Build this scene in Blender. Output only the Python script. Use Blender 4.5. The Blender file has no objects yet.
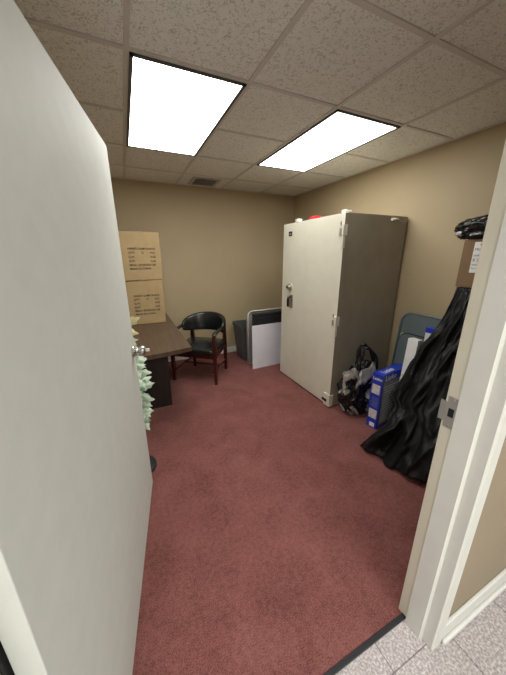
import bpy, bmesh, math, random
from math import sin, cos, pi, radians
from mathutils import Vector, Matrix, noise
random.seed(7)
SC = bpy.context.scene
COL = SC.collection

# ------------------------------------------------------------------ materials
def new_mat(name):
    m = bpy.data.materials.new(name); m.use_nodes = True
    nt = m.node_tree
    return m, nt, nt.nodes['Principled BSDF']

def mat(name, col, rough=.5, metal=0, bump=0, bscale=60, var=0, vscale=8, coat=0, spec=.5, bdist=.002):
    m, nt, b = new_mat(name)
    b.inputs['Roughness'].default_value = rough
    b.inputs['Metallic'].default_value = metal
    b.inputs['Specular IOR Level'].default_value = spec
    b.inputs['Coat Weight'].default_value = coat
    tc = nt.nodes.new('ShaderNodeTexCoord')
    n = nt.nodes.new('ShaderNodeTexNoise'); n.inputs['Scale'].default_value = vscale; n.inputs['Detail'].default_value = 4
    nt.links.new(tc.outputs['Object'], n.inputs['Vector'])
    r = nt.nodes.new('ShaderNodeValToRGB')
    v = max(var, .03)
    r.color_ramp.elements[0].position = .3; r.color_ramp.elements[1].position = .7
    r.color_ramp.elements[0].color = (*[c*(1-v) for c in col], 1)
    r.color_ramp.elements[1].color = (*[min(1, c*(1+v)) for c in col], 1)
    nt.links.new(n.outputs['Fac'], r.inputs['Fac'])
    nt.links.new(r.outputs['Color'], b.inputs['Base Color'])
    if bump:
        n2 = nt.nodes.new('ShaderNodeTexNoise'); n2.inputs['Scale'].default_value = bscale; n2.inputs['Detail'].default_value = 3
        nt.links.new(tc.outputs['Object'], n2.inputs['Vector'])
        bp = nt.nodes.new('ShaderNodeBump'); bp.inputs['Strength'].default_value = bump; bp.inputs['Distance'].default_value = bdist
        nt.links.new(n2.outputs['Fac'], bp.inputs['Height']); nt.links.new(bp.outputs['Normal'], b.inputs['Normal'])
    return m

def carpet_mat():
    m, nt, b = new_mat('carpet')
    b.inputs['Roughness'].default_value = 1; b.inputs['Specular IOR Level'].default_value = .1
    b.inputs['Sheen Weight'].default_value = .25
    b.inputs['Sheen Tint'].default_value = (.8, .45, .42, 1)
    tc = nt.nodes.new('ShaderNodeTexCoord')
    def nz(s, d, dist=0):
        n = nt.nodes.new('ShaderNodeTexNoise'); n.inputs['Scale'].default_value = s; n.inputs['Detail'].default_value = d
        n.inputs['Distortion'].default_value = dist
        nt.links.new(tc.outputs['Object'], n.inputs['Vector']); return n
    big = nz(5, 5, .6); mid = nz(45, 3); fine = nz(200, 3)
    mx = nt.nodes.new('ShaderNodeMix'); mx.data_type = 'FLOAT'; mx.inputs[0].default_value = .5
    nt.links.new(big.outputs['Fac'], mx.inputs[2]); nt.links.new(mid.outputs['Fac'], mx.inputs[3])
    mx2 = nt.nodes.new('ShaderNodeMix'); mx2.data_type = 'FLOAT'; mx2.inputs[0].default_value = .55
    nt.links.new(mx.outputs[0], mx2.inputs[2]); nt.links.new(fine.outputs['Fac'], mx2.inputs[3])
    r = nt.nodes.new('ShaderNodeValToRGB')
    r.color_ramp.elements[0].position = .36; r.color_ramp.elements[1].position = .66
    r.color_ramp.elements[0].color = (.096, .031, .028, 1); r.color_ramp.elements[1].color = (.29, .116, .104, 1)
    nt.links.new(mx2.outputs[0], r.inputs['Fac']); nt.links.new(r.outputs['Color'], b.inputs['Base Color'])
    bp = nt.nodes.new('ShaderNodeBump'); bp.inputs['Strength'].default_value = .7; bp.inputs['Distance'].default_value = .006
    nt.links.new(mx2.outputs[0], bp.inputs['Height']); nt.links.new(bp.outputs['Normal'], b.inputs['Normal'])
    return m

def tile_mat():
    m, nt, b = new_mat('ceiling_tile')
    b.inputs['Roughness'].default_value = .95; b.inputs['Specular IOR Level'].default_value = .1
    tc = nt.nodes.new('ShaderNodeTexCoord')
    v = nt.nodes.new('ShaderNodeTexNoise'); v.inputs['Scale'].default_value = 60; v.inputs['Detail'].default_value = 2
    v.inputs['Distortion'].default_value = 1.6
    nt.links.new(tc.outputs['Object'], v.inputs['Vector'])
    r = nt.nodes.new('ShaderNodeValToRGB')
    r.color_ramp.elements[0].position = .38; r.color_ramp.elements[1].position = .46
    r.color_ramp.elements[0].color = (.62, .62, .575, 1); r.color_ramp.elements[1].color = (.87, .875, .825, 1)
    nt.links.new(v.outputs['Fac'], r.inputs['Fac']); nt.links.new(r.outputs['Color'], b.inputs['Base Color'])
    bp = nt.nodes.new('ShaderNodeBump'); bp.inputs['Strength'].default_value = .5; bp.inputs['Distance'].default_value = .004
    nt.links.new(r.outputs['Color'], bp.inputs['Height']); nt.links.new(bp.outputs['Normal'], b.inputs['Normal'])
    return m

def vinyl_mat():
    m, nt, b = new_mat('vinyl_tile')
    b.inputs['Roughness'].default_value = .35
    tc = nt.nodes.new('ShaderNodeTexCoord')
    n = nt.nodes.new('ShaderNodeTexNoise'); n.inputs['Scale'].default_value = 120; n.inputs['Detail'].default_value = 4
    nt.links.new(tc.outputs['Object'], n.inputs['Vector'])
    r = nt.nodes.new('ShaderNodeValToRGB')
    e = r.color_ramp.elements
    e[0].position = .38; e[0].color = (.32, .285, .29, 1); e[1].position = .74; e[1].color = (.70, .655, .66, 1)
    k = e.new(.5); k.color = (.43, .385, .39, 1)
    nt.links.new(n.outputs['Fac'], r.inputs['Fac'])
    mp = nt.nodes.new('ShaderNodeMapping'); mp.inputs['Location'].default_value = (-.134, -.029, 0)
    nt.links.new(tc.outputs['Object'], mp.inputs['Vector'])
    br = nt.nodes.new('ShaderNodeTexBrick'); br.offset = 0; br.squash = 1
    br.inputs['Scale'].default_value = 1; br.inputs['Brick Width'].default_value = .3048; br.inputs['Row Height'].default_value = .3048
    br.inputs['Mortar Size'].default_value = .0022; br.inputs['Mortar Smooth'].default_value = 0
    br.inputs['Color1'].default_value = (1, 1, 1, 1); br.inputs['Color2'].default_value = (.93, .93, .93, 1); br.inputs['Mortar'].default_value = (.45, .42, .42, 1)
    nt.links.new(mp.outputs['Vector'], br.inputs['Vector'])
    mx = nt.nodes.new('ShaderNodeMix'); mx.data_type = 'RGBA'; mx.blend_type = 'MULTIPLY'; mx.inputs[0].default_value = 1
    nt.links.new(r.outputs['Color'], mx.inputs[6]); nt.links.new(br.outputs['Color'], mx.inputs[7])
    nt.links.new(mx.outputs[2], b.inputs['Base Color'])
    return m

def wood_mat(name, c0, c1, rough=.35, rot=0, scale=7):
    m, nt, b = new_mat(name)
    b.inputs['Roughness'].default_value = rough
    tc = nt.nodes.new('ShaderNodeTexCoord')
    mp = nt.nodes.new('ShaderNodeMapping'); mp.inputs['Scale'].default_value = (scale*6, scale*.5, scale*.5)
    mp.inputs['Rotation'].default_value = (0, 0, rot)
    nt.links.new(tc.outputs['Object'], mp.inputs['Vector'])
    n = nt.nodes.new('ShaderNodeTexNoise'); n.inputs['Scale'].default_value = 1.4; n.inputs['Detail'].default_value = 6; n.inputs['Distortion'].default_value = .4
    nt.links.new(mp.outputs['Vector'], n.inputs['Vector'])
    r = nt.nodes.new('ShaderNodeValToRGB')
    r.color_ramp.elements[0].position = .35; r.color_ramp.elements[1].position = .68
    r.color_ramp.elements[0].color = (*c0, 1); r.color_ramp.elements[1].color = (*c1, 1)
    nt.links.new(n.outputs['Fac'], r.inputs['Fac']); nt.links.new(r.outputs['Color'], b.inputs['Base Color'])
    return m

def foil_mat():
    m, nt, b = new_mat('glossy_bag')
    b.inputs['Roughness'].default_value = .24
    tc = nt.nodes.new('ShaderNodeTexCoord')
    n = nt.nodes.new('ShaderNodeTexNoise'); n.inputs['Scale'].default_value = 4.5; n.inputs['Detail'].default_value = 1.0; n.inputs['Distortion'].default_value = 1.0
    nt.links.new(tc.outputs['Object'], n.inputs['Vector'])
    r = nt.nodes.new('ShaderNodeValToRGB')
    r.color_ramp.elements[0].position = .48; r.color_ramp.elements[1].position = .52
    r.color_ramp.elements[0].color = (.012, .012, .013, 1); r.color_ramp.elements[1].color = (.42, .41, .38, 1)
    nt.links.new(n.outputs['Fac'], r.inputs['Fac']); nt.links.new(r.outputs['Color'], b.inputs['Base Color'])
    b.inputs['Metallic'].default_value = .25
    return m

def emis(name, col, s):
    m, nt, b = new_mat(name)
    b.inputs['Base Color'].default_value = (.9, .9, .9, 1)
    b.inputs['Emission Color'].default_value = (*col, 1); b.inputs['Emission Strength'].default_value = s
    return m

M = dict(
    wall=mat('wall_paint', (.445, .355, .22), .6, bump=.15, bscale=220, var=.03, vscale=2, spec=.35),
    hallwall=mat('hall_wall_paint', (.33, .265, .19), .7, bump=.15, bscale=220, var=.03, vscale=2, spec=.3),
    carpet=carpet_mat(), tile=tile_mat(), vinyl=vinyl_mat(),
    grid=mat('ceiling_grid_paint', (.66, .64, .59), .6),
    white_trim=mat('white_trim_paint', (.74, .74, .69), .35, bump=.1, bscale=40),
    cream_trim=mat('cream_trim_paint', (.72, .68, .56), .4, bump=.1, bscale=40),
    door=mat('door_paint', (.635, .65, .615), .65, bump=.25, bscale=130, var=.03, vscale=14, bdist=.0015, spec=.25),
    basewhite=mat('baseboard_paint', (.74, .73, .70), .4),
    black_rubber=mat('black_rubber', (.012, .013, .016), .45, bump=.3, bscale=90),
    steel=mat('brushed_steel', (.56, .55, .53), .3, 1, bump=.1, bscale=80),
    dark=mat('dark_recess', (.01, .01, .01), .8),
    fixture=mat('fixture_frame', (.075, .078, .085), .5),
    diffuser=emis('light_diffuser', (1.0, 1.0, .95), 11),
    vent=mat('vent_paint', (.50, .48, .44), .5), 
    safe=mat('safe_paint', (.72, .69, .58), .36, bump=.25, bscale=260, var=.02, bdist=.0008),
    safe_shade=mat('safe_side_shade', (.30, .265, .205), .42, bump=.3, bscale=160, var=.08, vscale=5, bdist=.001),  # darker copy of the safe colour, shade of the side painted in
    carton=mat('cardboard', (.40, .285, .145), .8, bump=.3, bscale=30, var=.07, vscale=12),
    carton2=mat('plain_cardboard', (.22, .135, .07), .8, bump=.2, bscale=30, var=.07, vscale=9),
    tape=mat('packing_tape', (.58, .42, .23), .3),
    ink=mat('dark_ink', (.09, .06, .035), .8),
    desktop=wood_mat('desk_laminate', (.062, .038, .024), (.112, .073, .048), .34, rot=pi/2, scale=5),
    deskbase=wood_mat('desk_dark_wood', (.010, .005, .004), (.02, .010, .007), .6, rot=0),
    chairwood=wood_mat('mahogany', (.035, .007, .005), (.085, .018, .012), .28),
    vinylblack=mat('black_vinyl', (.010, .012, .013), .27, bump=.25, bscale=25, spec=.6),
    bin=mat('gray_plastic', (.075, .078, .085), .5, bump=.1, bscale=80),
    grayframe=mat('light_gray_plastic', (.27, .27, .27), .5),
    darkpanel=mat('charcoal_plastic', (.016, .017, .02), .45),
    cream=mat('cream_edge', (.60, .56, .47), .5),
    whiteboard=mat('white_board', (.77, .77, .84), .5),
    white=mat('white_card', (.80, .80, .80), .5),
    red=mat('red_plastic', (.60, .03, .035), .4),
    blue=mat('blue_print', (.012, .04, .42), .3, var=.15, vscale=10),
    boxgray=mat('gray_print', (.23, .235, .245), .45, var=.25, vscale=30),
    boxbeige=mat('beige_print', (.62, .58, .55), .5, var=.2, vscale=40),
    fcmetal=mat('folding_chair_enamel', (.12, .155, .165), .4),
    fcdark=mat('folding_chair_caps_and_gap_shade', (.02, .025, .028), .5),
    cloth=mat('black_cloth', (.0055, .0055, .006), .5, bump=.35, bscale=16, var=.25, vscale=6, spec=.28, bdist=.01),
    bagplastic=mat('black_bag_plastic', (.010, .010, .011), .25, bump=.7, bscale=22, bdist=.012),
    foil=foil_mat(),
    leafg=mat('pale_green_leaf', (.50, .60, .47), .6, var=.3, vscale=22),
    leafd=mat('mid_green_leaf', (.25, .36, .27), .6, var=.3, vscale=22),
    leafy=mat('pale_yellow_leaf', (.80, .74, .40), .6, var=.1, vscale=12),
    hook=mat('white_plastic', (.82, .81, .76), .4),
    clearbag=mat('clear_wrap', (.55, .56, .58), .2),
)

# ------------------------------------------------------------------ helpers
def props(o, label=None, cat=None, group=None, kind=None):
    if label: o['label'] = label
    if cat: o['category'] = cat
    if group: o['group'] = group
    if kind: o['kind'] = kind
    return o
def link(name, bm, m, parent=None, smooth=False, **kw):
    bmesh.ops.recalc_face_normals(bm, faces=bm.faces)
    me = bpy.data.meshes.new(name); bm.to_mesh(me); bm.free()
    for p in me.polygons: p.use_smooth = smooth
    ms = m if isinstance(m, (list, tuple)) else [m]
    for x in ms: me.materials.append(x)
    o = bpy.data.objects.new(name, me); COL.objects.link(o)
    if parent: o.parent = parent
    return props(o, **kw)
def thing(name, label, cat, loc=(0, 0, 0), rz=0, group=None):
    o = bpy.data.objects.new(name, None); COL.objects.link(o); o.empty_display_size = .1
    o.location = loc; o.rotation_euler = (0, 0, rz)
    return props(o, label, cat, group)
def box(bm, x0, x1, y0, y1, z0, z1, bev=0, mtx=None, seg=2):
    r = bmesh.ops.create_cube(bm, size=1)
    vs = r['verts']
    bmesh.ops.scale(bm, vec=(x1-x0, y1-y0, z1-z0), verts=vs)
    bmesh.ops.translate(bm, vec=((x0+x1)/2, (y0+y1)/2, (z0+z1)/2), verts=vs)
    if mtx: bmesh.ops.transform(bm, matrix=mtx, verts=vs)
    if bev:
        es = list({e for v in vs for e in v.link_edges})
        bmesh.ops.bevel(bm, geom=es, offset=bev, segments=seg, profile=.5, affect='EDGES')
    return bm
def B(*a, **k): return box(bmesh.new(), *a, **k)
def cyl(bm, c, r, h, axis='Z', seg=24, r2=None):
    rr = bmesh.ops.create_cone(bm, cap_ends=True, segments=seg, radius1=r, radius2=r if r2 is None else r2, depth=h)
    vs = rr['verts']
    if axis == 'X': bmesh.ops.rotate(bm, matrix=Matrix.Rotation(pi/2, 3, 'Y'), verts=vs)
    if axis == 'Y': bmesh.ops.rotate(bm, matrix=Matrix.Rotation(-pi/2, 3, 'X'), verts=vs)
    bmesh.ops.translate(bm, vec=c, verts=vs); return bm
def tube(bm, pts, r, seg=8, closed=False):
    pts = [Vector(p) for p in pts]; n = len(pts); rings = []
    rs = r if isinstance(r, (list, tuple)) else [r]*n
    up0 = None
    for i, p in enumerate(pts):
        a = pts[(i-1) % n] if (closed or i) else p; b = pts[(i+1) % n] if (closed or i < n-1) else p
        d = (b-a).normalized()
        if up0 is None: up0 = d.orthogonal().normalized()
        s = (up0 - d*up0.dot(d)).normalized(); up0 = s; t = d.cross(s)
        rings.append([bm.verts.new(p+(s*cos(k*2*pi/seg)+t*sin(k*2*pi/seg))*rs[i]) for k in range(seg)])
    for i in range(n if closed else n-1):
        A, Bq = rings[i], rings[(i+1) % n]
        for k in range(seg): bm.faces.new((A[k], A[(k+1) % seg], Bq[(k+1) % seg], Bq[k]))
    if not closed:
        bm.faces.new(rings[0]); bm.faces.new(rings[-1][::-1])
    return bm
def prism(bm, poly, z0, z1, mtx=None):
    a = [bm.verts.new((x, y, z0)) for x, y in poly]; b = [bm.verts.new((x, y, z1)) for x, y in poly]
    n = len(poly); bm.faces.new(a[::-1]); bm.faces.new(b)
    for i in range(n): bm.faces.new((a[i], a[(i+1) % n], b[(i+1) % n], b[i]))
    if mtx: bmesh.ops.transform(bm, matrix=mtx, verts=a+b)
    return bm
def rings(bm, rs, cap=True):
    vs = [[bm.verts.new(p) for p in r] for r in rs]
    for A, Bq in zip(vs, vs[1:]):
        n = len(A)
        for k in range(n): bm.faces.new((A[k], A[(k+1) % n], Bq[(k+1) % n], Bq[k]))
    if cap: bm.faces.new(vs[0][::-1]); bm.faces.new(vs[-1])
    return bm
def text(name, lines, m, parent, mtx, bold=0):
    """lines: (string, x, y, size). text lies in local XY of mtx"""
    bm = bmesh.new()
    for s, x, y, size in lines:
        cu = bpy.data.curves.new('t', 'FONT'); cu.body = s; cu.size = size; cu.resolution_u = 2; cu.offset = bold
        o = bpy.data.objects.new('t', cu); COL.objects.link(o)
        dg = bpy.context.evaluated_depsgraph_get(); dg.update()
        me = bpy.data.meshes.new_from_object(o.evaluated_get(dg))
        me.transform(Matrix.Translation((x, y, 0)))
        bm.from_mesh(me); bpy.data.meshes.remove(me)
        bpy.data.objects.remove(o); bpy.data.curves.remove(cu)
    bmesh.ops.transform(bm, matrix=mtx, verts=bm.verts)
    me = bpy.data.meshes.new(name); bm.to_mesh(me); bm.free(); me.materials.append(m)
    o = bpy.data.objects.new(name, me); COL.objects.link(o)
    if parent: o.parent = parent
    return o
def frame_m(o, xd, yd):
    xd = Vector(xd).normalized(); yd = Vector(yd).normalized(); zd = xd.cross(yd)
    m = Matrix((xd, yd, zd)).transposed().to_4x4(); m.translation = Vector(o); return m
S = dict(kind='structure')

# ------------------------------------------------------------------ the room
XL, XR, YF, YB, H = -.80, 2.562, .455, 3.99, 2.43
YH = .325                       # hall face of the front wall
OL, OR, OH = -.292, .937, 2.16  # doorway
link('floor', B(XL-.1, XR+.1, .43, YB+.1, -.1, 0), M['carpet'], **S)
link('trim_1', B(OL, OR, .425, .444, -.005, .005, bev=.002), M['black_rubber'], kind='structure', label='black rubber threshold strip')
link('floor', B(-2.2, 3.2, -2.4, .43, -.1, -.001), M['vinyl'], kind='structure', label='speckled pinkish gray vinyl hallway floor').name = 'floor.001'
link('ceiling', B(XL-.1, XR+.1, YF-.1, YB+.1, H, H+.1), M['tile'], **S)
link('wall_back', B(XL-.1, XR+.1, YB, YB+.1, 0, H+.05), M['wall'], **S)
link('wall_right', B(XR, XR+.1, YF-.13, YB, 0, H+.05), M['wall'], **S)
link('wall_left', B(XL-.1, XL, YF-.13, YB, 0, H+.05), M['wall'], **S)
# front wall with the doorway: two materials (room side, hall side) on one slab each
bm = bmesh.new()
for a in ((-2.2, OL, 0, H+.05), (OR, 3.2, 0, H+.05), (OL, OR, OH, H+.05)):
    box(bm, a[0], a[1], YH, YF, a[2], a[3])
link('wall_front', bm, M['hallwall'], **S)
link('ceiling', B(-2.2, 3.2, -2.4, YF-.1, H, H+.1), M['tile'], kind='structure', label='hallway ceiling')
link('wall_hall', B(-2.2, 3.2, -2.5, -2.4, 0, H+.05), M['hallwall'], **S)
# T-bar grid
bm = bmesh.new(); T = .6096; GX, GY = .1291, 1.6367
for i in range(-2, 5):
    x = GX+T*i
    if XL < x < XR: box(bm, x-.012, x+.012, YF, YB, H-.007, H+.01)
for j in range(-2, 5):
    y = GY+T*j
    if YF < y < YB: box(bm, XL, XR, y-.012, y+.012, H-.0065, H+.01)
box(bm, XL, XR, YB-.02, YB, H-.006, H+.01); box(bm, XR-.02, XR, YF, YB, H-.006, H+.01); box(bm, XL, XL+.02, YF, YB, H-.006, H+.01)
link('trim_2', bm, M['grid'], kind='structure', label='suspended ceiling grid bars')
# baseboards
def bboard(name, x0, x1, y0, y1, h=.1):
    link(name, B(x0, x1, y0, y1, 0, h, bev=.004), M['basewhite'], **S)
bboard('baseboard_back', XL+.013, XR-.013, YB-.013, YB-.0005)
bboard('baseboard_right', XR-.013, XR-.0005, YF+.01, YB)
bboard('baseboard_left', XL+.0005, XL+.013, YF+.01, YB)
bm = B(.986, 3.2, YH-.014, YH-.0005, 0, .105, bev=.004); box(bm, .986, 3.2, YH-.028, YH-.013, 0, .026, bev=.008)
link('baseboard_hall_right', bm, M['basewhite'], **S)
bm = B(-2.2, -.345, YH-.014, YH-.0005, 0, .105, bev=.004); box(bm, -2.2, -.345, YH-.028, YH-.013, 0, .026, bev=.008)
link('baseboard_hall_left', bm, M['basewhite'], **S)

# steel door frame: profile in (depth y, projection p into the opening), swept up each jamb
def jamb(sgn, xface):
    # p>0 = into opening ; points around
    prof = [(.466, -.05), (.466, -.002), (.462, .004), (.4235, .004), (.4195, .019), (.358, .019), (.353, .004), (.316, .004), (.310, -.002), (.310, -.047), (.316, -.05),
            (.3245, -.05), (.3245, 0), (.4555, 0), (.4555, -.05)]
    poly = [(xface+sgn*p, y) for y, p in prof]
    bm = prism(bmesh.new(), poly, 0, OH+.05)
    for f in bm.faces:
        if f.calc_center_median().y > .4225: f.material_index = 1
    return bm
link('trim_3', jamb(-1, OR-.001), [M['white_trim'], M['cream_trim']], kind='structure', label='white steel door frame, right jamb')
link('trim_4', jamb(1, OL+.001), [M['white_trim'], M['cream_trim']], kind='structure', label='white steel door frame, left jamb')
bm = B(OL, OR, .310, .466, OH-.012, OH+.0); box(bm, OL, OR, .358, .4195, OH-.03, OH-.012); box(bm, OL, OR, .31, .3245, OH, OH+.05); box(bm, OL, OR, .4555, .466, OH, OH+.05)
link('trim_5', bm, M['white_trim'], kind='structure', label='door frame head')
# strike plate
st = thing('strike_plate', 'steel strike plate with a square latch hole on the right door jamb', 'strike plate', (.932, .443, 1.02))
bm = bmesh.new()
for a in ((-.0245, .0195, -.036, -.016), (-.0245, .0195, .016, .036), (-.0245, -.012, -.016, .016), (.006, .0195, -.016, .016), (-.019, .013, -.057, -.036), (-.019, .013, .036, .057)):
    box(bm, -.0022, .0006, a[0], a[1], a[2], a[3])
box(bm, -.004, .0006, .0195, .033, -.036, .036)
link('plate', bm, M['steel'], st)
link('latch_hole', B(-.0012, .0004, -.012, .006, -.016, .016), M['dark'], st)
for z in (-.048, .048): link('screw', cyl(bmesh.new(), (-.003, -.003, z), .0042, .0025, 'X', 12), M['steel'], st)

# the open door (hinged on the left jamb)
dl = Vector((-.007, 1.675, 0)); dd = Vector((.1665, .986, 0)).normalized(); DW = 1.272
hinge = dl-dd*DW
ang = math.atan2(dd.y, dd.x)
door = link('door_1', B(0, DW, 0, .044, .012, 2.04, bev=.002), M['door'], kind='structure', label='off-white flush door standing open into the room')
door.location = hinge; door.rotation_euler = (0, 0, ang)   # local +x along the door, -y = face towards camera
bm = bmesh.new()
cyl(bm, (DW-.07, -.006, 1.008), .031, .012, 'Y', 32); cyl(bm, (DW-.07, -.022, 1.008), .012, .028, 'Y', 20)
prof = [(.012, -.030), (.018, -.034), (.0255, -.042), (.028, -.052), (.0265, -.062), (.019, -.070), (.008, -.072)]
rings(bm, [[(DW-.07+r*cos(a), y, 1.008+r*sin(a)) for a in [k*2*pi/28 for k in range(28)]] for r, y in prof])
kn = link('door_knob', bm, M['steel'], door, smooth=True)
link('thumb_turn', B(DW-.073, DW-.067, -.092, -.07, .999, 1.017, bev=.002), M['hook'], kn)
bm = bmesh.new(); cyl(bm, (DW-.07, .052, 1.008), .031, .014, 'Y', 32); cyl(bm, (DW-.07, .085, 1.008), .027, .055, 'Y', 28)
link('door_knob', bm, M['steel'], door)
link('latch', B(DW-.001, DW+.001, .01, .034, .95, 1.07), M['steel'], door)
# hinges on the left jamb
for z in (.25, 1.05, 1.85):
    bm = bmesh.new(); cyl(bm, (.03, .051, z), .007, .1, 'Z', 12); link('hinge', bm, M['steel'], door)

# ------------------------------------------------------------------ ceiling fixtures
def fixture(x0, label):
    y0, y1 = GY+.012, GY+2*T-.012; x1 = x0+T-.012; x0 = x0+.012
    t = thing('ceiling_light', label, 'ceiling light', ((x0+x1)/2, (y0+y1)/2, H), group='recessed ceiling light panels')
    hx, hy = (x1-x0)/2, (y1-y0)/2
    bm = bmesh.new()
    w = .017
    for a in ((-hx, -hx+w, -hy, hy), (hx-w, hx, -hy, hy), (-hx, hx, -hy, -hy+w), (-hx, hx, hy-w, hy)):
        box(bm, *a, -.014, -.0005)
    link('light_frame', bm, M['fixture'], t)
    link('diffuser', B(-hx+w, hx-w, -hy+w, hy-w, -.0095, -.001), M['diffuser'], t)
fixture(GX, 'glowing white rectangular ceiling light nearer the open door, left of the pair')
fixture(GX+2*T, 'glowing white rectangular ceiling light above the tall safe cabinet')
v = thing('ceiling_vent', 'small square ceiling vent in front of the back wall', 'vent', (1.045, 3.72, H))
bm = bmesh.new()
for a in ((-.17, .17, -.17, -.13), (-.17, .17, .13, .17), (-.17, -.13, -.13, .13), (.13, .17, -.13, .13)): box(bm, *a, -.012, -.001)
link('vent_frame', bm, M['vent'], v)
link('vent_recess', B(-.13, .13, -.13, .13, -.003, -.001), M['dark'], v)
for k in range(7):
    yy = -.11+k*.037
    link('slat', B(-.13, .13, -.012, .012, -.001, .001, mtx=Matrix.Translation((0, yy, -.0145)) @ Matrix.Rotation(radians(35), 4, 'X')), M['vent'], v)

# ------------------------------------------------------------------ tall safe cabinet
SX, SY0, SY1, SH = 1.762, 1.930, 2.945, 1.885
t = thing('safe_cabinet', 'tall beige steel safe cabinet with dial lock against the right wall', 'safe', (SX, SY0, 0))
W, D = SY1-SY0, 2.537-SX
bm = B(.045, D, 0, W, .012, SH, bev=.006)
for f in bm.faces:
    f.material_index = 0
link('cabinet_body', bm, M['safe_shade'], t, label='shaded beige steel body')
link('front_edge', B(.034, .046, .0, W, .012, SH-.001), M['safe_shade'], t)
bm = B(0, .035, .001, W-.002, .02, SH-.008, bev=.002)
bm.normal_update()
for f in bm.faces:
    if f.normal.y < -.8: f.material_index = 1  # side face takes the same painted shade as the body
dr = link('door', bm, [M['safe'], M['safe_shade']], t)
link('base_plate', B(.03, D-.01, .02, W-.02, 0, .013), M['dark'], t)
for z, hh in ((1.75, .055), (.935, .055)):
    bm = B(-.014, .034, -.003, .06, z-hh, z+hh*.7, bev=.004); box(bm, -.02, -.012, .025, .055, z-.045, z-.01, bev=.003)
    h = link('hinge', bm, M['safe'], t)
    for zz, rr_, hh_ in ((z-.02, .010, .05), (z+.045, .007, .03)): link('hinge_pin', cyl(bmesh.new(), (-.017, .03, zz), rr_, hh_, 'Z', 14), M['steel'], h)
    link('hinge_leaf', B(-.010, .016, -.002, .03, z-.16, z-hh, bev=.003), M['safe'], h)
link('foot_bracket', B(-.012, .04, -.003, .085, .012, .145, bev=.004), M['safe'], t)
pl = link('name_plate', B(-.0155, -.0125, .032, .075+.03, .055, .085), M['dark'], t, label='small dark maker plate at the lower corner')
bm = bmesh.new()
cyl(bm, (-.012, .822, 1.173), .040, .024, 'X', 36); cyl(bm, (-.034, .822, 1.173), .026, .03, 'X', 36, r2=.022)
link('combination_dial', bm, M['steel'], t, label='round silver combination dial')
bm = bmesh.new(); cyl(bm, (-.0505, .822, 1.173), .012, .004, 'X', 20); link('dial_index', bm, M['dark'], t)
bm = B(-.012, -.0, .762, .832, .93, 1.085, bev=.01)
hp = link('handle_plate', bm, M['steel'], t)
bm = bmesh.new(); tube(bm, [(-.012, .803, 1.06), (-.038, .803, 1.055), (-.043, .803, 1.03), (-.043, .802, .955), (-.040, .802, .945)], [.011, .012, .014, .013, .008], 12)
link('lever', bm, M['vinylblack'], hp, smooth=True)
bd = link('badge', B(-.003, .0, .826, .896, 1.742, 1.792, bev=.001), M['dark'], t, label='small dark badge with pale lettering')
text('badge_letters', [('amsec', -.026, -.007, .020)], M['hook'], bd, frame_m((-.0042, .861, 1.767), (0, -1, 0), (0, 0, 1)))
# things on top of the safe
o = link('cable_junction_box', B(-.03, .03, -.025, .025, 0, .028, bev=.005), M['hook'], label='small white box on top of the safe, nearest the back wall', cat='box'); o.location = (1.80, 2.69, SH)
o = link('red_packet', B(-.03, .04, -.055, .055, 0, .03, bev=.006), M['red'], label='small red packet lying on top of the safe', cat='packet'); o.location = (1.84, 2.46, SH); o.name = 'packet'
o = link('packet', B(-.02, .05, -.025, .03, 0, .024, bev=.006), M['hook'], label='small white packet on the front corner of the safe top', cat='packet'); o.location = (1.81, 1.99, SH)
bpy.data.objects['cable_junction_box'].name = 'small_box'
# white hook and cord on the side
t = thing('hook_with_cord', 'white plastic hook with a thin cord near the top of the safe side', 'hook', (2.36, SY0, 1.85))
bm = bmesh.new(); tube(bm, [(-.035, -.012, -.002), (.0, -.013, .004), (.03, -.012, .006)], [.011, .010, .008], 10); box(bm, -.05, -.03, -.02, -.0005, -.012, .010, bev=.003)
link('hook', bm, M['hook'], t, smooth=True)
bm = bmesh.new(); tube(bm, [(.03, -.012, .006), (.07, -.008, -.01), (.11, -.006, -.02), (.135, -.004, -.03)], .003, 6); link('cord', bm, M['cream'], t)

# ------------------------------------------------------------------ desk
t = thing('desk', 'dark brown laminate desk with bowed top against the back wall', 'desk', (0, 2.2, 0))
poly = [(.452, .075)]+[(.452-.892*k/16, .075-.055*sin(pi*k/16)-.04*k/16) for k in range(1, 17)]+[(-.44, 1.76), (.455, 1.76)]
bm = prism(bmesh.new(), poly, .722, .76)
bmesh.ops.bevel(bm, geom=[e for e in bm.edges if e.calc_length() > .02 and abs(e.verts[0].co.z-e.verts[1].co.z) < .001], offset=.004, segments=2, affect='EDGES')
link('desk_top', bm, M['desktop'], t)
link('end_panel', B(-.36, .285, .49, .525, 0, .722), M['deskbase'], t)
link('pedestal', B(-.36, .27, .525, .95, .03, .722), M['deskbase'], t)
link('modesty_panel', B(.0, .03, .95, 1.72, .12, .722), M['deskbase'], t)
link('end_panel', B(-.36, .285, 1.70, 1.735, 0, .722), M['deskbase'], t)
link('top_support', B(-.36, .27, .2, .49, .69, .722, bev=.003), M['deskbase'], t, label='dark apron under the overhanging top')

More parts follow.
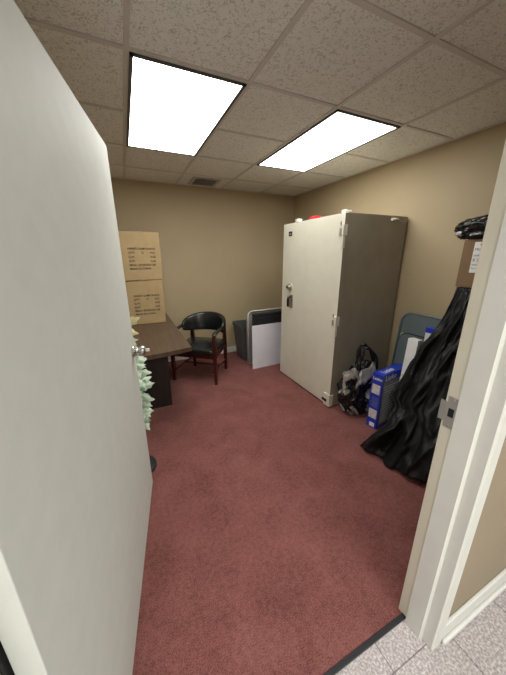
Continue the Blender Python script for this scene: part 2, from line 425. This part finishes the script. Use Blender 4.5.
# cartons on the desk
LN = [('HEART CAMP SHADE', 0, .0, .030), ('QTY:', 0, -.042, .030), ('12', .13, -.042, .030), ('PCS', .225, -.042, .030), ('G.W.', 0, -.086, .030), ('KGS', .225, -.086, .030),
      ('N.W.', 0, -.130, .030), ('KGS', .225, -.130, .030), ('MEAS: 45X45X50 CM', 0, -.172, .030), ('MADE IN CHINA', 0, -.212, .030)]
def carton(loc, rz, label, w, d, h, tx):
    t = thing('cardboard_box', label, 'box', loc, rz, 'printed cartons stacked on the desk')
    bm = B(-w/2, w/2, 0, d, 0, h, bev=.006)
    # slightly bulging sides
    bmesh.ops.subdivide_edges(bm, edges=[e for e in bm.edges if e.calc_length() > .2], cuts=5, use_grid_fill=True)
    for vv in bm.verts:
        u = 1-min(1, abs(vv.co.z-h/2)/(h/2))**2
        vv.co.x += .006*u*math.copysign(1, vv.co.x)*(abs(vv.co.x) > w/2-.01)
    link('carton_body', bm, M['carton'], t)
    link('packing_tape', B(-.03, .03, -.0008, d, h-.001, h+.0012), M['tape'], t)
    text('printed_text', LN, M['ink'], t, frame_m((tx, -.0022, h*.64), (1, 0, 0), (0, 0, 1)), bold=.0008)
carton((.165, 3.35, .761), radians(-1.5), 'brown cardboard carton sitting directly on the desk, under another', .42, .44, .505, -.115)
carton((.182, 3.34, 1.269), radians(.5), 'brown cardboard carton on top of the stack on the desk', .41, .44, .515, -.13)

# ------------------------------------------------------------------ captain's chair
t = thing('arm_chair', 'black vinyl barrel-back arm chair with mahogany legs beside the desk', 'chair', (.785, 3.318, 0), radians(-39))
def leg(x, y, top, lean=0):
    return rings(bmesh.new(), [[(x+s*a, y+b*a+lean*k, z) for s, b in ((-1, -1), (1, -1), (1, 1), (-1, 1))] for z, a, k in ((0, .015, 1), (.2, .018, .5), (.42, .022, 0), (top, .018, .1))])
for x in (-1, 1):
    link('leg', leg(x*.285, -.243, .645), M['chairwood'], t)
    link('leg', leg(x*.238, .235, .66, .02), M['chairwood'], t)
bm = bmesh.new()
for a in ((-.27, .27, -.262, -.232), (-.225, .225, .215, .24)): box(bm, *a, .335, .405, bev=.003)
for x in (-1, 1): box(bm, -.011, .011, -.235, .23, .335, .405, bev=.003, mtx=Matrix.Translation((x*.26, 0, 0)) @ Matrix.Rotation(x*.09, 4, 'Z'))
link('seat_rail', bm, M['chairwood'], t)
bm = bmesh.new()
for x in (-.25, .25): tube(bm, [(x, -.25, .16), (x, .25, .16)], .010, 8)
tube(bm, [(-.25, 0, .16), (.25, 0, .16)], .010, 8)
link('stretcher', bm, M['chairwood'], t)
bm = B(-.268, .268, -.285, .225, .385, .452, bev=.028, seg=4)
bmesh.ops.subdivide_edges(bm, edges=[e for e in bm.edges if e.calc_length() > .2], cuts=6, use_grid_fill=True)
for vv in bm.verts:
    if vv.co.z > .425: vv.co.z += .022*max(0, 1-(vv.co.x/.26)**2)*max(0, 1-(vv.co.y/.28)**2)
link('seat', bm, M['vinylblack'], t, smooth=True)
# wrap-around back pad
rs = []; n = 40
for i in range(n+1):
    s = -1+2*i/n; a = s*radians(96)
    c = Vector((.026+.268*sin(a), .015+.250*cos(a), 0)); outw = Vector((sin(a), cos(a), 0))
    k = max(0, 1-abs(s)**6)**.5 if abs(s) < 1 else 0
    hgt = .036+.088*(cos(a*.80)**.7 if cos(a*.8) > 0 else 0)*k; th = .010+.020*k
    zc = .645+.040*max(0, cos(a*.85))
    ring = []
    for q in range(16):
        b = q*2*pi/16
        cx_, sz = cos(b), sin(b)
        cx_ = math.copysign(abs(cx_)**.6, cx_); sz = math.copysign(abs(sz)**.7, sz)
        lean = .12*(sz*hgt)
        ring.append(c+outw*(cx_*th+lean)+Vector((0, 0, zc+sz*hgt)))
    rs.append(ring)
link('backrest', rings(bmesh.new(), rs), M['vinylblack'], t, smooth=True)
for sg in (-1, 1):
    bm = bmesh.new()
    rs = []
    for y, z, w, hh in ((.03, .665, .022, .022), (-.06, .66, .026, .018), (-.16, .655, .029, .016), (-.22, .650, .031, .015), (-.265, .640, .026, .014), (-.280, .632, .012, .008)):
        rs.append([(sg*.276+.014+w*cos(b), y, z+hh*sin(b)) for b in [q*2*pi/12 for q in range(12)]])
    link('arm_rest', rings(bm, rs), M['vinylblack'], t, smooth=True)
bm = bmesh.new(); tube(bm, [(.0+.022*cos(a), .262, .593+.016*sin(a)) for a in [k*2*pi/16 for k in range(16)]], .003, 6, closed=True)
link('pull_ring', bm, M['chairwood'], t)

# ------------------------------------------------------------------ bin, folded table, panels
t = thing('storage_bin', 'dark gray plastic bin beside the chair at the back wall', 'bin', (1.625, 3.70, 0), radians(0))
def rr(hx, hy, r, z, n=5):
    out = []
    for sx, sy, a0 in ((1, 1, 0), (-1, 1, 90), (-1, -1, 180), (1, -1, 270)):
        for k in range(n+1):
            a = radians(a0+90*k/n); out.append((sx*(hx-r)+r*cos(a), sy*(hy-r)+r*sin(a), z))
    return out
bm = rings(bmesh.new(), [rr(.145, .16, .04, 0), rr(.185, .20, .04, .50), rr(.197, .212, .045, .50), rr(.197, .212, .045, .545), rr(.178, .193, .04, .545), rr(.138, .15, .035, .02)])
link('bin_body', bm, M['bin'], t)
link('bin_contents', rings(bmesh.new(), [rr(.13, .14, .04, .03), rr(.165, .18, .04, .46)]), M['darkpanel'], t)
# folded table: rounded rectangle slab standing on edge, leaning a bit
t = thing('folding_table', 'folded light gray plastic table with rounded corners standing behind the white board', 'table', (1.475, 3.36, 0), radians(3))
poly = []
for (cx_, cz_, a0) in ((.85, .70, 0), (.075, .70, 90)):
    for k in range(7):
        a = radians(a0+90*k/6); poly.append((cx_+.075*cos(a), cz_+.075*sin(a)))
poly += [(.0, .0), (.925, .0)]
lean = Matrix.Rotation(radians(-2), 4, 'X')
mt = lean @ Matrix.Rotation(radians(90), 4, 'X')
link('table_panel', prism(bmesh.new(), poly, -.04, .0, mt), M['grayframe'], t)
path = [(x-.0, -.0, z) for x, z in poly]
bm = bmesh.new(); tube(bm, [lean @ Vector((.46+(p[0]-.46)*.99, -.005, .38+(p[2]-.38)*.99)) for p in path if p[2] > -.1], .010, 8, closed=True)
bmesh.ops.translate(bm, vec=(0, 0, .016), verts=bm.verts)
link('edge_rim', bm, M['cream'], t, smooth=True)
# charcoal case
t = thing('plastic_case', 'charcoal flat plastic case standing between white board and folded gray table', 'case', (1.508, 3.262, 0), radians(3))
bm = B(0, .75, -.025, .045, 0, .775, bev=.012, seg=3); link('case_body', bm, M['darkpanel'], t)
link('raised_panel', B(.055, .72, -.037, -.024, .06, .72, bev=.01, seg=3), M['darkpanel'], t)
# the white board leaning in front
o = link('white_board', B(0, .62, -.006, .006, 0, .622, mtx=Matrix.Rotation(radians(-1.5), 4, 'X')), M['whiteboard'], label='blank white board leaning behind the safe beside the chair', cat='board')
o.location = (1.463, 3.188, .001); o.rotation_euler = (0, 0, radians(3))

# ------------------------------------------------------------------ artificial leaf plant behind the door edge
t = thing('artificial_plant', 'pale green and yellow leafy artificial plant peeking out behind the open door', 'plant', (-.085, 1.86, 0))
bm = bmesh.new(); rings(bm, [[(r*cos(a), r*sin(a), z) for a in [k*2*pi/32 for k in range(32)]] for r, z in ((.118, 0), (.124, .012), (.120, .024), (.06, .034), (.02, .04))])
link('base', bm, M['black_rubber'], t, smooth=False, label='round black base')
bm = bmesh.new(); tube(bm, [(0, 0, .035), (0, 0, .6), (.0, .0, 1.2)], .010, 8); link('stem', bm, M['leafd'], t)
def leafcut(bm, c, size, dirv, nrm, lobes=3, mi=0):
    d = Vector(dirv).normalized(); nn = Vector(nrm); nn = (nn-d*nn.dot(d)).normalized(); s = d.cross(nn)
    outl = []
    N = 24
    for k in range(N):
        a = 2*pi*k/N
        rad = .5*(1+.20*cos(a*lobes*2))*(1 if cos(a) < .85 else 1.25)
        outl.append(Vector(c)+d*(size*rad*cos(a)+size*.35)+s*(size*.42*rad*1.5*sin(a))+nn*(.10*size*cos(2*a)))
    cen = bm.verts.new(Vector(c)+d*size*.35+nn*(.06*size)); vs = [bm.verts.new(p) for p in outl]
    for k in range(N):
        f = bm.faces.new((cen, vs[k], vs[(k+1) % N])); f.material_index = mi
rnd = random.Random(4)
def leafset(zs, n, r0, size, m, nm, x0=.02):
    for k in range(n):
        bm = bmesh.new()
        z = zs[0]+(zs[1]-zs[0])*(k+.5)/n
        az = radians(rnd.uniform(-75, 35)); el = radians(rnd.uniform(-35, 10))
        d = Vector((cos(az)*cos(el), sin(az)*cos(el), sin(el)))
        leafcut(bm, (x0+r0*cos(az), r0*sin(az), z), size*rnd.uniform(.85, 1.15), d, (rnd.uniform(-.3, .3), -.7, .6), rnd.choice((3, 4)))
        link('leaf', bm, m, t)
leafset((.40, .80), 24, .045, .085, M['leafg'], 'leaf', .028)
leafset((.42, .80), 10, .03, .08, M['leafd'], 'leaf', .022)
leafset((.80, .93), 9, .03, .085, M['leafg'], 'leaf', .022)
leafset((.94, 1.02), 4, .015, .085, M['leafg'], 'leaf', .0)
for c, s, dv in (((.05, -.08, 1.13), .085, (.8, -.1, .35)), ((.03, -.08, 1.08), .08, (1, 0, -.2)), ((.03, -.08, 1.17), .08, (.5, 0, .8)), ((.02, -.06, 1.03), .08, (.8, 0, -.5))):
    bm = bmesh.new(); leafcut(bm, c, s, dv, (0, -1, .3), 3); link('leaf', bm, M['leafy'], t, label='pale yellow leaf')

# ------------------------------------------------------------------ glossy black bag by the safe
t = thing('plastic_bag', 'crumpled glossy black and silver shopping bag on the carpet against the safe', 'bag', (1.965, 1.755, 0), radians(-12))
def crumple(p, sc, seed):
    d, _ = noise.voronoi(p*sc+Vector((seed, seed*2, 1.3)))
    return min(.5, d[1]-d[0])
bm = bmesh.new()
bmesh.ops.create_icosphere(bm, subdivisions=6, radius=1)
for vv in bm.verts:
    p = vv.co.copy()
    z = (p.z+1)/2
    q = Vector((math.copysign(abs(p.x)**.7, p.x), math.copysign(abs(p.y)**.7, p.y), 0))
    w = 1-.22*z
    n1 = noise.noise(p*2.1+Vector((3, 1, 7)))
    k = 1+.22*n1-.42*crumple(p, 1.5, 3)-.16*crumple(p, 3.6, 8)+.05*noise.noise(p*9)
    zz = min(1, z*1.12)
    vv.co = Vector((q.x*.215*w*k, q.y*.130*w*k, max(.002, .50*zz*(1+.30*n1)*(1-.25*crumple(p, 2.2, 5))-.02)))
link('bag_body', bm, M['foil'], t, smooth=True)
for yy, dx in ((-.06, .02), (.04, .05)):
    bm = bmesh.new()
    pts = [(dx-.11+.02*sin(3*a)+.10*(1-cos(a)), yy+.01*sin(2*a), .34+.37*sin(a)) for a in [pi*k/16 for k in range(17)]]
    tube(bm, pts, [.014+.006*sin(k*1.7) for k in range(17)], 8)
    link('handle', bm, M['bagplastic'], t, smooth=True)
bm = bmesh.new()
bmesh.ops.create_icosphere(bm, subdivisions=5, radius=1)
for vv in bm.verts:
    p = vv.co.copy(); k = 1-.5*crumple(p, 1.7, 2)-.15*crumple(p, 4, 6)
    vv.co = Vector((p.x*.12*k+.03, p.y*.08*k, .44+p.z*.13*k))
link('bag_neck', bm, M['bagplastic'], t, smooth=True)

# ------------------------------------------------------------------ blue fan box
BX, BY, BA = 1.90, 1.452, radians(9)
t = thing('product_box', 'blue printed fan carton with gray side panel standing on the carpet', 'box', (BX, BY, 0), BA)
bl, bw, bh = .40, .098, .535
link('carton_body', B(0, bl, 0, bw, 0, bh, bev=.003), M['blue'], t)
link('side_print', B(.03, bl-.005, -.0012, .0, .03, bh-.075), M['boxgray'], t, label='gray printed side panel')
link('picture_print', B(-.0012, 0, .012, bw-.01, .345, .435), M['boxbeige'], t, label='pale photograph print')
link('label_print', B(-.0012, 0, .012, bw-.01, .10, .19), M['boxbeige'], t, label='pale text label')
link('barcode_print', B(-.0012, 0, .02, bw-.03, .015, .055), M['white'], t)
bm = bmesh.new()
for k in range(7): box(bm, -.0013, 0, .015, .07+.012*((k*3) % 2), .215+k*.015, .219+k*.015)
link('small_print', bm, M['boxgray'], t)
text('brand_text', [('Lasko', 0, 0, .038)], M['white'], t, frame_m((-.0014, bw-.008, bh-.055), (0, -1, 0), (0, 0, 1)), bold=.001)
text('brand_text', [('Lasko', 0, 0, .075)], M['white'], t, frame_m((.04, -.0016, bh-.062), (1, 0, 0), (0, 0, 1)), bold=.001)
text('brand_text', [('Lasko', 0, 0, .07)], M['white'], t, frame_m((.06, .025, bh+.0012), (1, 0, 0), (0, 1, 0)), bold=.001)
bm = bmesh.new()
for k in range(14): box(bm, .045, .20+.1*((k*5) % 3)/2, -.0022, -.0008, .06+k*.027, .066+k*.027)
link('small_print', bm, M['white'], t)

# white narrow box behind
o = link('flat_box', B(0, .06, 0, .09, 0, .862, bev=.002), M['white'], label='tall narrow white box standing between the blue carton and the black cloth', cat='box')
o.location = (2.052, 1.335, .001); o.rotation_euler = (0, radians(3.2), radians(0))
t = thing('small_carton', 'small white box with a blue top standing against the gray folding chair', 'box', (2.265, 1.30, 0), radians(5))
link('carton_body', B(0, .05, 0, .09, 0, .90, bev=.002), M['white'], t)
link('blue_cap', B(-.002, .052, -.002, .092, .90, .945, bev=.002), M['blue'], t, label='blue top band')

# ------------------------------------------------------------------ folded metal folding chair
t = thing('folding_chair', 'gray blue metal folding chair folded flat against the right wall', 'chair', (2.36, 1.525, 0))
t.rotation_euler = (0, radians(4.5), 0)
def loop(hy, z0, z1, r, x=0):
    pts = [(x, -hy, z0)]
    for a in range(0, 91, 15): pts.append((x, -hy+r-r*cos(radians(a)), z1-r+r*sin(radians(a))))
    for a in range(90, -1, -15): pts.append((x, hy-r+r*cos(radians(a)), z1-r+r*sin(radians(a))))
    pts.append((x, hy, z0)); return pts
bm = bmesh.new(); tube(bm, loop(.225, .012, 1.0, .10), .012, 10); link('frame_tube', bm, M['fcmetal'], t, smooth=True)
def panel(hy, z0, z1, r, x0, x1):
    pl_ = []
    for cy_, cz_, a0 in ((hy-r, z1-r, 0), (-hy+r, z1-r, 90)):
        for k in range(7):
            a = radians(a0+15*k); pl_.append((cy_+r*cos(a), cz_+r*sin(a)))
    pl_ += [(-hy, z0), (hy, z0)]
    m4 = Matrix(((0, 0, 1, 0), (1, 0, 0, 0), (0, 1, 0, 0), (0, 0, 0, 1)))
    return prism(bmesh.new(), pl_, x0, x1, m4)
link('backrest', panel(.208, .80, .985, .09, -.006, .006), M['fcmetal'], t)
link('seat', panel(.195, .34, .80, .08, -.026, -.010), M['fcmetal'], t)
link('seat_gap_shade', panel(.207, .33, .812, .09, -.012, -.004), M['fcdark'], t)  # dark sheet imitating the shaded gap around the seat
bm = bmesh.new(); tube(bm, loop(.18, .012, .55, .05, .022), .010, 8); link('leg', bm, M['fcmetal'], t, smooth=True)
bm = bmesh.new(); tube(bm, [(0, -.22, .12), (0, .22, .12)], .008, 8); link('cross_bar', bm, M['fcmetal'], t)
for y in (-.225, .225):
    bm = bmesh.new(); cyl(bm, (0, y, .010), .015, .02, 'Z', 12); link('foot_cap', bm, M['fcdark'], t)

# ------------------------------------------------------------------ big black cloth cover
lev0 = [(1.292, 2.318, 1.250), (1.22, 2.27, 1.245), (1.13, 2.222, 1.246), (1.045, 2.176, 1.246), (.95, 2.125, 1.250), (.852, 2.07, 1.259), (.76, 2.018, 1.29), (.674, 1.972, 1.325), (.59, 1.925, 1.318),
       (.515, 1.880, 1.300), (.45, 1.845, 1.262), (.40, 1.818, 1.285), (.34, 1.785, 1.270), (.27, 1.745, 1.225), (.21, 1.715, 1.235), (.15, 1.685, 1.262), (.09, 1.648, 1.290), (.04, 1.615, 1.320), (.006, 1.606, 1.318)]
lev = [(1.292, 2.312, 1.25), (1.22, 2.273, 1.24), (1.079, 2.195, 1.235), (1.009, 2.156, 1.242), (.904, 2.099, 1.264), (.842, 2.064, 1.294), (.742, 2.009, 1.29), (.706, 1.989, 1.302), (.581, 1.92, 1.30), (.502, 1.877, 1.315), (.436, 1.84, 1.331),
       (.389, 1.814, 1.268), (.308, 1.77, 1.252), (.252, 1.739, 1.240), (.142, 1.678, 1.292), (.066, 1.636, 1.324), (.001, 1.60, 1.352)]
def lerp(z):
    for a, b in zip(lev, lev[1:]):
        if a[0] >= z >= b[0]:
            k = (a[0]-z)/(a[0]-b[0]); return a[1]+(b[1]-a[1])*k, a[2]+(b[2]-a[2])*k
    return lev[-1][1:]
NZ, NU = 110, 110
rs = []
for i in range(NZ+1):
    f = i/NZ; z = 1.292*(1-f)+.004*f
    xl, yl = lerp(z)
    yr = .98-.26*f
    ring = []
    for j in range(NU+1):
        u = j/NU
        y = yl+(yr-yl)*u
        x = xl-.02*sin(pi*u)*f+.10*max(0, u-.55)**1.5*f
        x += .12*max(0, u-.1)*f**4
        amp = .008+.040*f
        ph = 22*u+5.5*(1-f)*u+1.5*sin(3.1*f+2*u)
        fold = (abs(sin(ph*.5))**.7-.5)*amp+.5*amp*sin(ph*1.3+4*f)*.6
        fold += .035*noise.noise(Vector((u*3.0, f*4, 1.7)))+.018*(1-2*abs(noise.noise(Vector((u*5+f*6, f*3-u*2, 5)))))+.010*noise.noise(Vector((u*14, f*16, 3)))
        fold += .022*math.exp(-((u*1.1+f-1.0)/.05)**2) + .018*math.exp(-((u*.7-f+.55)/.04)**2)*(f > .4)
        dv, _ = noise.voronoi(Vector((u*3.2+f*2.2, f*3.4-u*1.2, 2.0)))
        fold -= .10*min(.45, dv[1]-dv[0])*(.3+.7*f)
        edge = min(1, u*14)*min(1, (1-u)*9)
        # hem rises slightly towards the right
        zz = z+(.02*sin(pi*min(1, u*2))+.13*max(0, u-.4)+.02*noise.noise(Vector((u*6, 0, 0))))*max(0, (f-.6)/.4)
        ring.append(Vector((x-.75*fold*edge, y-.35*fold*edge, max(.004, zz+.45*fold*edge*(0 if f > .96 or f < .02 else 1)))))
    for q in range(1, 6): ring.append(Vector((ring[NU].x+(2.42-ring[NU].x)*q/6, yr, z)))
    ring.append(Vector((2.43, yr, z))); ring.append(Vector((2.43, min(yl, 1.235), z)))
    for q in range(1, 6):
        tt = q/6; x = 2.43+(xl-2.43)*tt; y = min(yl, 1.235)+(yl-min(yl, 1.235))*tt**3; ring.append(Vector((x, y, z)))
    rs.append(ring)
t = thing('cloth_cover', 'large black cloth draped from under the carton down to the carpet', 'cloth', (0, 0, 0))
link('draped_cloth', rings(bmesh.new(), rs), M['cloth'], t, smooth=True)
for k, (x, y) in enumerate(((1.66, .885), (1.69, .84))):
    bm = bmesh.new(); tube(bm, [(x+.08, y-.0, .16), (x+.04, y-.01, .08), (x, y-.02, .008)], .005, 6)
    link('drawstring', bm, M['cloth'], t, smooth=True)

# carton and black bag on top
t = thing('cardboard_box', 'brown cardboard carton with a white shipping label, perched on the black cloth', 'box', (2.33, 1.275, 1.293), radians(0))
link('carton_body', B(0, .19, -.33, 0, 0, .345, bev=.004), M['carton2'], t)
lb = link('shipping_label', B(-.0015, 0, -.195, -.075, .11, .325), M['white'], t)
text('label_print', [('PRIORITY', 0, 0, .026), ('SHIP TO', 0, -.04, .02), ('B 2', 0, -.075, .03), ('0042 118', 0, -.105, .018), ('PKG 1 OF 1', 0, -.13, .016)], M['ink'], lb, frame_m((-.002, -.082, .265), (0, -1, 0), (0, 0, 1)))
bm = bmesh.new(); cyl(bm, (-.002, -.125, .307), .012, .002, 'X', 16); link('red_mark', bm, M['red'], lb)
t = thing('garbage_bag', 'folded black plastic bag lying on top of the labelled carton', 'bag', (2.405, 1.185, 1.64))
bm = bmesh.new(); bmesh.ops.create_icosphere(bm, subdivisions=5, radius=1)
for vv in bm.verts:
    p = vv.co.copy(); k = 1-.30*abs(noise.noise(p*2.6+Vector((1, 5, 2))))+.06*noise.noise(p*9)
    crease = .018*sin(p.z*5+p.y*2)
    vv.co = Vector((p.x*.125*k, p.y*.21*k, max(0, .074+(p.z*.098*k)+.012*noise.noise(p*3)+crease*.4)))
link('bag_body', bm, M['bagplastic'], t, smooth=True)
bm = bmesh.new(); bmesh.ops.create_icosphere(bm, subdivisions=3, radius=1)
for vv in bm.verts:
    p = vv.co.copy(); vv.co = Vector((-.055+p.x*.03*(1+.3*noise.noise(p*3)), .135+p.y*.035, .045+p.z*.020*(1+.4*noise.noise(p*4))))
link('clear_wrap', bm, M['clearbag'], t, smooth=True, label='clear plastic bundle end')
bm = bmesh.new(); tube(bm, [(-.06, .15, .055), (-.075, .165, .075)], .004, 6); link('red_tie', bm, M['red'], t)

link('hinge_gap_shade', B(-.2865, -.268, .4215, .452, .01, OH-.01, bev=.002), M['dark'], kind='structure', label='dark strip standing in for shade in the left hinge gap')  # added dark strip, imitates the shade in the hinge gap

# ------------------------------------------------------------------ lights
def area(name, loc, rot, sx, sy, p, col):
    l = bpy.data.lights.new(name, 'AREA'); l.shape = 'RECTANGLE'; l.size = sx; l.size_y = sy; l.energy = p; l.color = col
    o = bpy.data.objects.new(name, l); COL.objects.link(o); o.location = loc; o.rotation_euler = rot; return o
area('hall_area_light', (.9, -1.9, H-.02), (0, 0, 0), 1.2, 1.2, 105, (.95, 1, .95))  # unseen soft fill, added to brighten the open door from the front
area('hall_area_light', (-.75, -.75, H-.02), (0, 0, 0), .6, 1.2, 38, (1, .97, .93))
w = bpy.data.worlds.new('world'); SC.world = w; w.use_nodes = True
w.node_tree.nodes['Background'].inputs['Color'].default_value = (.9, .95, 1, 1)
w.node_tree.nodes['Background'].inputs['Strength'].default_value = .15

# ------------------------------------------------------------------ camera
cam = bpy.data.cameras.new('camera'); co = bpy.data.objects.new('camera', cam); COL.objects.link(co)
f, yaw, pitch, roll = 269.2183, .4317, -.2932, -.0036
cam.sensor_fit = 'VERTICAL'; cam.sensor_height = 36; cam.sensor_width = 27; cam.lens = f/675*36
cam.clip_start = .02
f0 = Vector((sin(yaw), cos(yaw), 0)); r0 = Vector((cos(yaw), -sin(yaw), 0)); u0 = Vector((0, 0, 1))
F = f0*cos(pitch)+u0*sin(pitch); U = -f0*sin(pitch)+u0*cos(pitch)
R_ = r0*cos(roll)+U*sin(roll); U2 = -r0*sin(roll)+U*cos(roll)
m = Matrix((R_, U2, -F)).transposed().to_4x4(); m.translation = Vector((0, 0, 1.5253))
co.matrix_world = m
SC.camera = co
SC.view_settings.view_transform = 'Standard'
SC.view_settings.look = 'None'
SC.view_settings.exposure = 0
